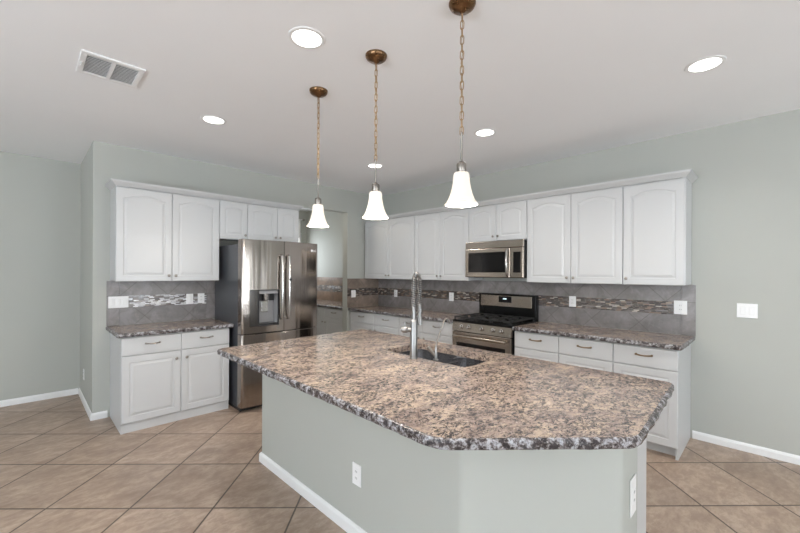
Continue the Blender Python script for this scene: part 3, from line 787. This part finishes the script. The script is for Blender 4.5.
# dispenser
yf = fy((hx0 + hx1) / 2)
m = MB(); yb = -0.712
q = lambda *v: m.b.faces.new([m.b.verts.new(p) for p in v])
yl, yr = fy(hx0), fy(hx1)
q((hx0, yb, hz0), (hx1, yb, hz0), (hx1, yb, hz1), (hx0, yb, hz1))
q((hx0, yl, hz0), (hx0, yb, hz0), (hx0, yb, hz1), (hx0, yl, hz1)); q((hx1, yr, hz0), (hx1, yb, hz0), (hx1, yb, hz1), (hx1, yr, hz1))
q((hx0, yl, hz0), (hx1, yr, hz0), (hx1, yb, hz0), (hx0, yb, hz0)); q((hx0, yl, hz1), (hx1, yr, hz1), (hx1, yb, hz1), (hx0, yb, hz1))
dc = m.build('dispenser_cavity', M['dispgrey'], dl)
m = MB(); t_ = 0.008
for (a, b_, c_, d_) in ((hx0 - t_, hx1 + t_, hz1, hz1 + t_), (hx0 - t_, hx1 + t_, hz0 - t_, hz0), (hx0 - t_, hx0, hz0, hz1), (hx1, hx1 + t_, hz0, hz1)):
    m.box(a, b_, fy(hx1) - 0.004, fy(hx0) + 0.006, c_, d_)
m.build('dispenser_trim', M['rubber'], dl)
m = MB()
for k in range(6):
    xa, xb = -0.378 + k * 0.0142, -0.378 + (k + 1) * 0.0142
    ya, yb_ = fy(xa) - 0.003, fy(xb) - 0.003
    vv = [m.b.verts.new(p) for p in ((xa, ya, 0.893), (xb, yb_, 0.893), (xb, yb_, 1.28), (xa, ya, 1.28), (xa, ya + 0.006, 0.893), (xb, yb_ + 0.006, 0.893), (xb, yb_ + 0.006, 1.28), (xa, ya + 0.006, 1.28))]
    for f in ((0, 1, 2, 3), (0, 1, 5, 4), (3, 2, 6, 7), (0, 3, 7, 4), (1, 2, 6, 5)): m.b.faces.new([vv[i] for i in f])
m.build('control_panel', M['disppanel'], dl, True)
cxm = (hx0 + hx1) / 2
MB().box(hx0 + .003, hx1 - .003, yf + 0.004, -0.712, 1.235, 1.268).build('dispenser_hood', M['dispgrey'], dl)
MB().box(hx0 + .004, hx1 - .004, -0.735, -0.713, 1.155, 1.234).build('nozzle_housing', M['rubber'], dl)
MB().lathe([(0.033, 0), (0.036, 0.03), (0.040, 0.075)], (cxm, -0.757, 1.16), 20).build('ice_chute', M['knobsteel'], dl, True)
MB().box(cxm - 0.038, cxm + 0.038, -0.735, -0.722, 1.03, 1.15, 0.004, 2).build('dispenser_paddle', M['knobsteel'], dl)
MB().box(hx0 + .003, hx1 - .003, yf + 0.006, -0.713, hz0 + .001, hz0 + .014).build('drip_tray', M['rubber'], dl)
for sx, par in ((-1, dl), (1, dr_)):
    x = sx * 0.042; yy = fy(0) 
    MB().tube([(x, yy + 0.003, 0.955), (x, yy - 0.035, 0.965), (x, yy - 0.048, 1.05), (x, yy - 0.054, 1.29), (x, yy - 0.048, 1.56), (x, yy - 0.035, 1.645), (x, yy + 0.003, 1.655)], [0.013, 0.015, 0.0155, 0.0155, 0.0155, 0.015, 0.013], 14).build('handle', M['knobsteel'], par, True)
MB().box(0.028, 0.056, fy(0) - 0.072, fy(0) - 0.066, 1.375, 1.400, 0.002, 1).build('release_button', M['rubber'], dr_)
for sx in (-1, 1): MB().box(sx * 0.39 - 0.045, sx * 0.39 + 0.045, -0.79, -0.66, 1.767, 1.80, 0.004, 2).build('hinge_cover', M['rubber'], fr)
def text(body, size, mat, parent, loc, rot, name='lettering', ext=0.0006):
    cu = bpy.data.curves.new(name, 'FONT'); cu.body = body; cu.size = size; cu.extrude = ext; cu.align_x = 'CENTER'
    o = bpy.data.objects.new(name, cu); COL.objects.link(o)
    dg = bpy.context.evaluated_depsgraph_get(); me = bpy.data.meshes.new_from_object(o.evaluated_get(dg))
    bpy.data.objects.remove(o); me.materials.clear(); me.materials.append(mat)
    o = bpy.data.objects.new(name, me); COL.objects.link(o); o.parent = parent; o.location = loc; o.rotation_euler = rot
    return o
text('LG', 0.036, M['frost'], dr_, (0.405, fy(0.405) - 0.0035, 1.712), (PI / 2, 0, 0.16))
MB().lathe([(0.014, 0), (0.014, 0.0025), (0.0, 0.0025)], (0.363, fy(0.363) + 0.0005, 1.725), 20, 'Y').build('emblem', M['frost'], dr_, True)

# ---------------------------------------------------------------- range
rg = thing('gas_range', 'stainless and black gas range with five burner knobs', 'range', (0.0, -2.431, 0.0), RB)
MB().box(-0.379, 0.379, -0.625, -0.02, 0.03, 0.896, 0.003, 1).build('oven_body', M['black'], rg)
MB().box(-0.38, 0.38, -0.655, -0.02, 0.897, 0.922, 0.006, 2).build('cooktop', M['black'], rg)
cpn = MB()
vv = [cpn.b.verts.new(p) for p in [(x, y, z) for x in (-0.378, 0.378) for y, z in ((-0.626, 0.795), (-0.662, 0.795), (-0.645, 0.894), (-0.626, 0.894))]]
for f in ((0, 1, 2, 3), (4, 5, 6, 7), (0, 1, 5, 4), (1, 2, 6, 5), (2, 3, 7, 6), (0, 3, 7, 4)): cpn.b.faces.new([vv[i] for i in f])
cpn = cpn.build('control_panel', M['steelh'], rg)
for kx in (-0.252, -0.151, 0.017, 0.160, 0.262):
    MB().lathe([(0.024, 0.0), (0.024, 0.006), (0.019, 0.010), (0.0175, 0.032), (0.014, 0.036), (0, 0.036)], (kx, -0.652, 0.850), 20, 'Y', ).build('burner_knob', M['knobsteel'], cpn, True)
od = MB().box(-0.375, 0.375, -0.665, -0.628, 0.215, 0.788, 0.006, 2).build('oven_door', M['steelh'], rg)
MB().box(-0.315, 0.315, -0.668, -0.660, 0.300, 0.668, 0.002, 1).build('oven_window', M['glass_dark'], od)
MB().tube([(-0.335, -0.705, 0.742), (0.335, -0.705, 0.742)], 0.0145, 14).build('door_handle', M['steelh'], od, True)
for sx in (-1, 1): MB().box(sx * 0.325 - 0.012, sx * 0.325 + 0.012, -0.705, -0.664, 0.732, 0.752, 0.003, 1).build('handle_bracket', M['steelh'], od)
MB().box(-0.375, 0.375, -0.660, -0.628, 0.045, 0.208, 0.006, 2).build('storage_drawer', M['steelh'], rg)
bg = MB().box(-0.38, 0.38, -0.095, -0.013, 0.922, 1.212, 0.008, 2).build('backguard', M['black'], rg)
MB().box(-0.350, 0.335, -0.101, -0.094, 1.062, 1.196, 0.002, 1).build('backguard_panel', M['steelh'], bg)
MB().box(-0.093, 0.079, -0.104, -0.100, 1.112, 1.188, 0.001, 1).build('display', M['glass_dark'], bg)
MB().box(-0.032, 0.014, -0.1048, -0.1039, 1.152, 1.163).build('lit_readout', M['display'], bg)
burn = [(-0.25, -0.50, .045), (-0.25, -0.22, .036), (0.0, -0.36, .052), (0.25, -0.50, .045), (0.25, -0.22, .036)]
for bx, by, br in burn:
    MB().lathe([(br, 0), (br, 0.008), (br * 0.8, 0.010), (br * 0.8, 0.016), (br * 0.7, 0.019), (0, 0.019)], (bx, by, 0.9225), 22).build('burner', M['iron'], rg, True)
for gx in (-0.25, 0.0, 0.25):
    m = MB(); a, b_ = gx - 0.121, gx + 0.121; z0, z1 = 0.946, 0.960
    for y in (-0.635, -0.36, -0.115): m.box(a, b_, y, y + 0.013, z0, z1, 0.002, 1)
    for x in (a, b_ - 0.013): m.box(x, x + 0.013, -0.635, -0.102, z0, z1, 0.002, 1)
    for y in (-0.50, -0.22):
        m.box(a, gx - 0.03, y - 0.006, y + 0.006, z0, z1, 0.002, 1); m.box(gx + 0.03, b_, y - 0.006, y + 0.006, z0, z1, 0.002, 1)
    m.box(gx - 0.006, gx + 0.006, -0.63, -0.53, z0, z1, 0.002, 1); m.box(gx - 0.006, gx + 0.006, -0.47, -0.25, z0, z1, 0.002, 1); m.box(gx - 0.006, gx + 0.006, -0.19, -0.11, z0, z1, 0.002, 1)
    for x in (a + 0.002, b_ - 0.014):
        for y in (-0.633, -0.117): m.box(x, x + 0.012, y, y + 0.012, 0.9215, z0)
    m.build('grate', M['iron'], rg)

# ---------------------------------------------------------------- microwave
mw = thing('microwave', 'stainless over-the-range microwave under the short cabinet', 'microwave', (0.0, -2.431, 1.415), RB)
MB().box(-0.379, 0.379, -0.375, -0.002, 0.004, 0.425, 0.003, 1).build('housing', M['black'], mw)
MB().box(-0.380, 0.380, -0.400, -0.376, 0.346, 0.425, 0.004, 2).build('vent_panel', M['steelh'], mw)
md = MB().box(-0.380, 0.218, -0.405, -0.376, 0.006, 0.342, 0.005, 2).build('door', M['steelh'], mw)
MB().box(-0.334, 0.170, -0.4075, -0.402, 0.062, 0.298, 0.002, 1).build('window', M['glass_dark'], md)
MB().tube([(0.196, -0.404, 0.020), (0.196, -0.432, 0.045), (0.196, -0.442, 0.17), (0.196, -0.432, 0.305), (0.196, -0.404, 0.328)], [0.011, 0.013, 0.014, 0.013, 0.011], 12).build('handle', M['knobsteel'], md, True)
mc = MB().box(0.222, 0.380, -0.403, -0.376, 0.006, 0.342, 0.005, 2).build('control_panel', M['steelh'], mw)
kp = MB().box(0.262, 0.350, -0.406, -0.401, 0.062, 0.292, 0.001, 1).build('keypad', M['glass_dark'], mc)
MB().box(-0.30, 0.30, -0.34, -0.06, 0.0, 0.0038).build('filter_panel', M['rubber'], mw)

# ---------------------------------------------------------------- pendant lamps
def pendant():
    r = thing('pendant_lamp', '', 'pendant lamp', (0, 0, 0))
    MB().lathe([(0.064, 0.0), (0.064, -0.008), (0.058, -0.020), (0.040, -0.033), (0.016, -0.040), (0.008, -0.048), (0.0, -0.050)], n=30).build('canopy', M['canopy'], r, True)
    m = MB(); z = -0.050; k = 0
    while z > -0.615:
        ang = (k % 2) * PI / 2 + 0.35; pts = []
        for i in range(14):
            a = 2 * PI * i / 14; u = 0.0085 * math.cos(a); h = 0.0135 * math.sin(a) + (0.009 if math.sin(a) > 0 else -0.009)
            pts.append((u * math.cos(ang), u * math.sin(ang), z - 0.018 + h))
        m.tube(pts, 0.0022, 6, closed=True); z -= 0.036; k += 1
    m.build('chain', M['chain'], r, True)
    pw = [(0.003 * math.sin(i * 1.7), 0.004 * math.cos(i * 1.3), -0.048 - 0.575 * i / 24) for i in range(25)]
    MB().tube(pw, 0.0017, 6).build('cord', M['chain'], r, True)
    MB().lathe([(0.0, -0.612), (0.007, -0.616), (0.007, -0.628), (0.0045, -0.634), (0.0045, -0.765), (0.0, -0.765)], n=12).build('rod', M['satin'], r, True)
    MB().lathe([(0.0, -0.752), (0.010, -0.754), (0.022, -0.764), (0.0235, -0.772), (0.0235, -0.800), (0.021, -0.806)], n=24).build('socket_cup', M['satin'], r, True)
    pf = [(0.022, -0.806), (0.034, -0.809), (0.0375, -0.820), (0.040, -0.850), (0.045, -0.880), (0.053, -0.910), (0.063, -0.936), (0.074, -0.953), (0.079, -0.960), (0.076, -0.961), (0.060, -0.937), (0.050, -0.910), (0.042, -0.880), (0.037, -0.850), (0.034, -0.822), (0.0, -0.815)]
    m = MB().lathe(pf, n=32); m.build('glass_shade', M['shade'], r, True)
    return r
p0 = pendant()
for i, (y, lab) in enumerate([(-2.467, 'smallest-looking pendant lamp, hanging over the far end of the island near the refrigerator'),
                              (-3.083, 'middle pendant lamp of the three over the island, above the faucet'),
                              (-3.701, 'pendant lamp hanging nearest the viewer over the island, before the microwave')]):
    o = p0 if i == 0 else copy_tree(p0)
    o.location = (-2.78, y, CEIL)
    o['label'] = lab; o['group'] = 'bell-shaped pendant lamps over the island'
    l = bpy.data.lights.new('pendant_bulb', 'POINT'); l.energy = 11.0; l.color = (1, 0.90, 0.78); l.shadow_soft_size = 0.035
    lo = bpy.data.objects.new('pendant_bulb', l); COL.objects.link(lo); lo.location = (-2.78, y, CEIL - 0.98)

# ---------------------------------------------------------------- recessed lights
labs = ['recessed ceiling light nearest the far pendant canopy, left of the three pendants',
        'recessed ceiling light over the cabinet left of the refrigerator',
        'recessed ceiling light partly behind the middle pendant chain, near the room corner',
        'recessed ceiling light above the range, right of the near pendant chain',
        'large-looking recessed ceiling light above the free end of the right wall cabinets']
first = None
for (x, y), lab in zip([(-3.157, -2.937), (-3.12, -1.395), (-1.269, -1.346), (-1.275, -2.875), (-1.308, -4.449)], labs):
    if first is None:
        first = r = thing('recessed_light', lab, 'ceiling light', (x, y, CEIL), 0, 'recessed ceiling lights')
        MB().lathe([(0.078, -0.0005), (0.080, -0.006), (0.096, -0.005), (0.101, -0.0005)], n=36).build('trim_ring', M['trim'], r, True)
        MB().lathe([(0.080, -0.0035), (0.0, -0.0038)], n=36).build('lens', M['can'], r, True)
    else:
        r = copy_tree(first); r.location = (x, y, CEIL); r['label'] = lab
    l = bpy.data.lights.new('downlight', 'AREA'); l.shape = 'DISK'; l.size = 0.15; l.energy = 6.0; l.color = (1, 0.97, 0.93); l.spread = math.radians(140)
    lo = bpy.data.objects.new('downlight', l); COL.objects.link(lo); lo.location = (x, y, CEIL - 0.012)
# a warm lamp in the passage ceiling (lights the tan tiles beyond the opening)
l = bpy.data.lights.new('passage_lamp', 'POINT'); l.energy = 7; l.color = (1, 0.88, 0.74); l.shadow_soft_size = 0.08
lo = bpy.data.objects.new('passage_lamp', l); COL.objects.link(lo); lo.location = (-1.5, 0.7, CEIL - 0.45)

# ---------------------------------------------------------------- ceiling vent
vt = thing('ceiling_vent', 'white rectangular air vent with slats in the ceiling', 'air vent', (-3.862, -1.755, CEIL))
m = MB(); hw, hh = 0.158, 0.165
ix, iy = 0.128, 0.130
m.box(-hw, hw, iy, hh, -0.010, -0.0005, 0.002, 1); m.box(-hw, hw, -hh, -iy, -0.010, -0.0005, 0.002, 1)
m.box(-hw, -ix, -iy, iy, -0.010, -0.0005, 0.002, 1); m.box(ix, hw, -iy, iy, -0.010, -0.0005, 0.002, 1)
m.box(-0.010, 0.010, -iy, iy, -0.010, -0.0005)
m.build('frame', M['trim'], vt)
MB().box(-ix, ix, -iy, iy, -0.002, -0.0005).build('duct_opening', M['ventdark'], vt)
for side_ in (-1, 1):
    for k in range(12):
        y = -iy + 0.010 + k * 0.0212
        a, b_ = (-ix, -0.010) if side_ < 0 else (0.010, ix)
        m = MB()
        vv = [m.b.verts.new(p) for p in [(x, yy, z) for x in (a, b_) for yy, z in ((y + 0.006, -0.003), (y + 0.0075, -0.003), (y + 0.0015, -0.010), (y, -0.010))]]
        for f in ((0, 1, 2, 3), (4, 5, 6, 7), (0, 1, 5, 4), (1, 2, 6, 5), (2, 3, 7, 6), (3, 0, 4, 7)): m.b.faces.new([vv[i] for i in f])
        m.build('slat', M['trim'], vt)
MB().box(-0.148, -0.143, -0.02, 0.03, -0.022, -0.010).build('damper_lever', M['trim'], vt)
bpy.context.view_layer.update()
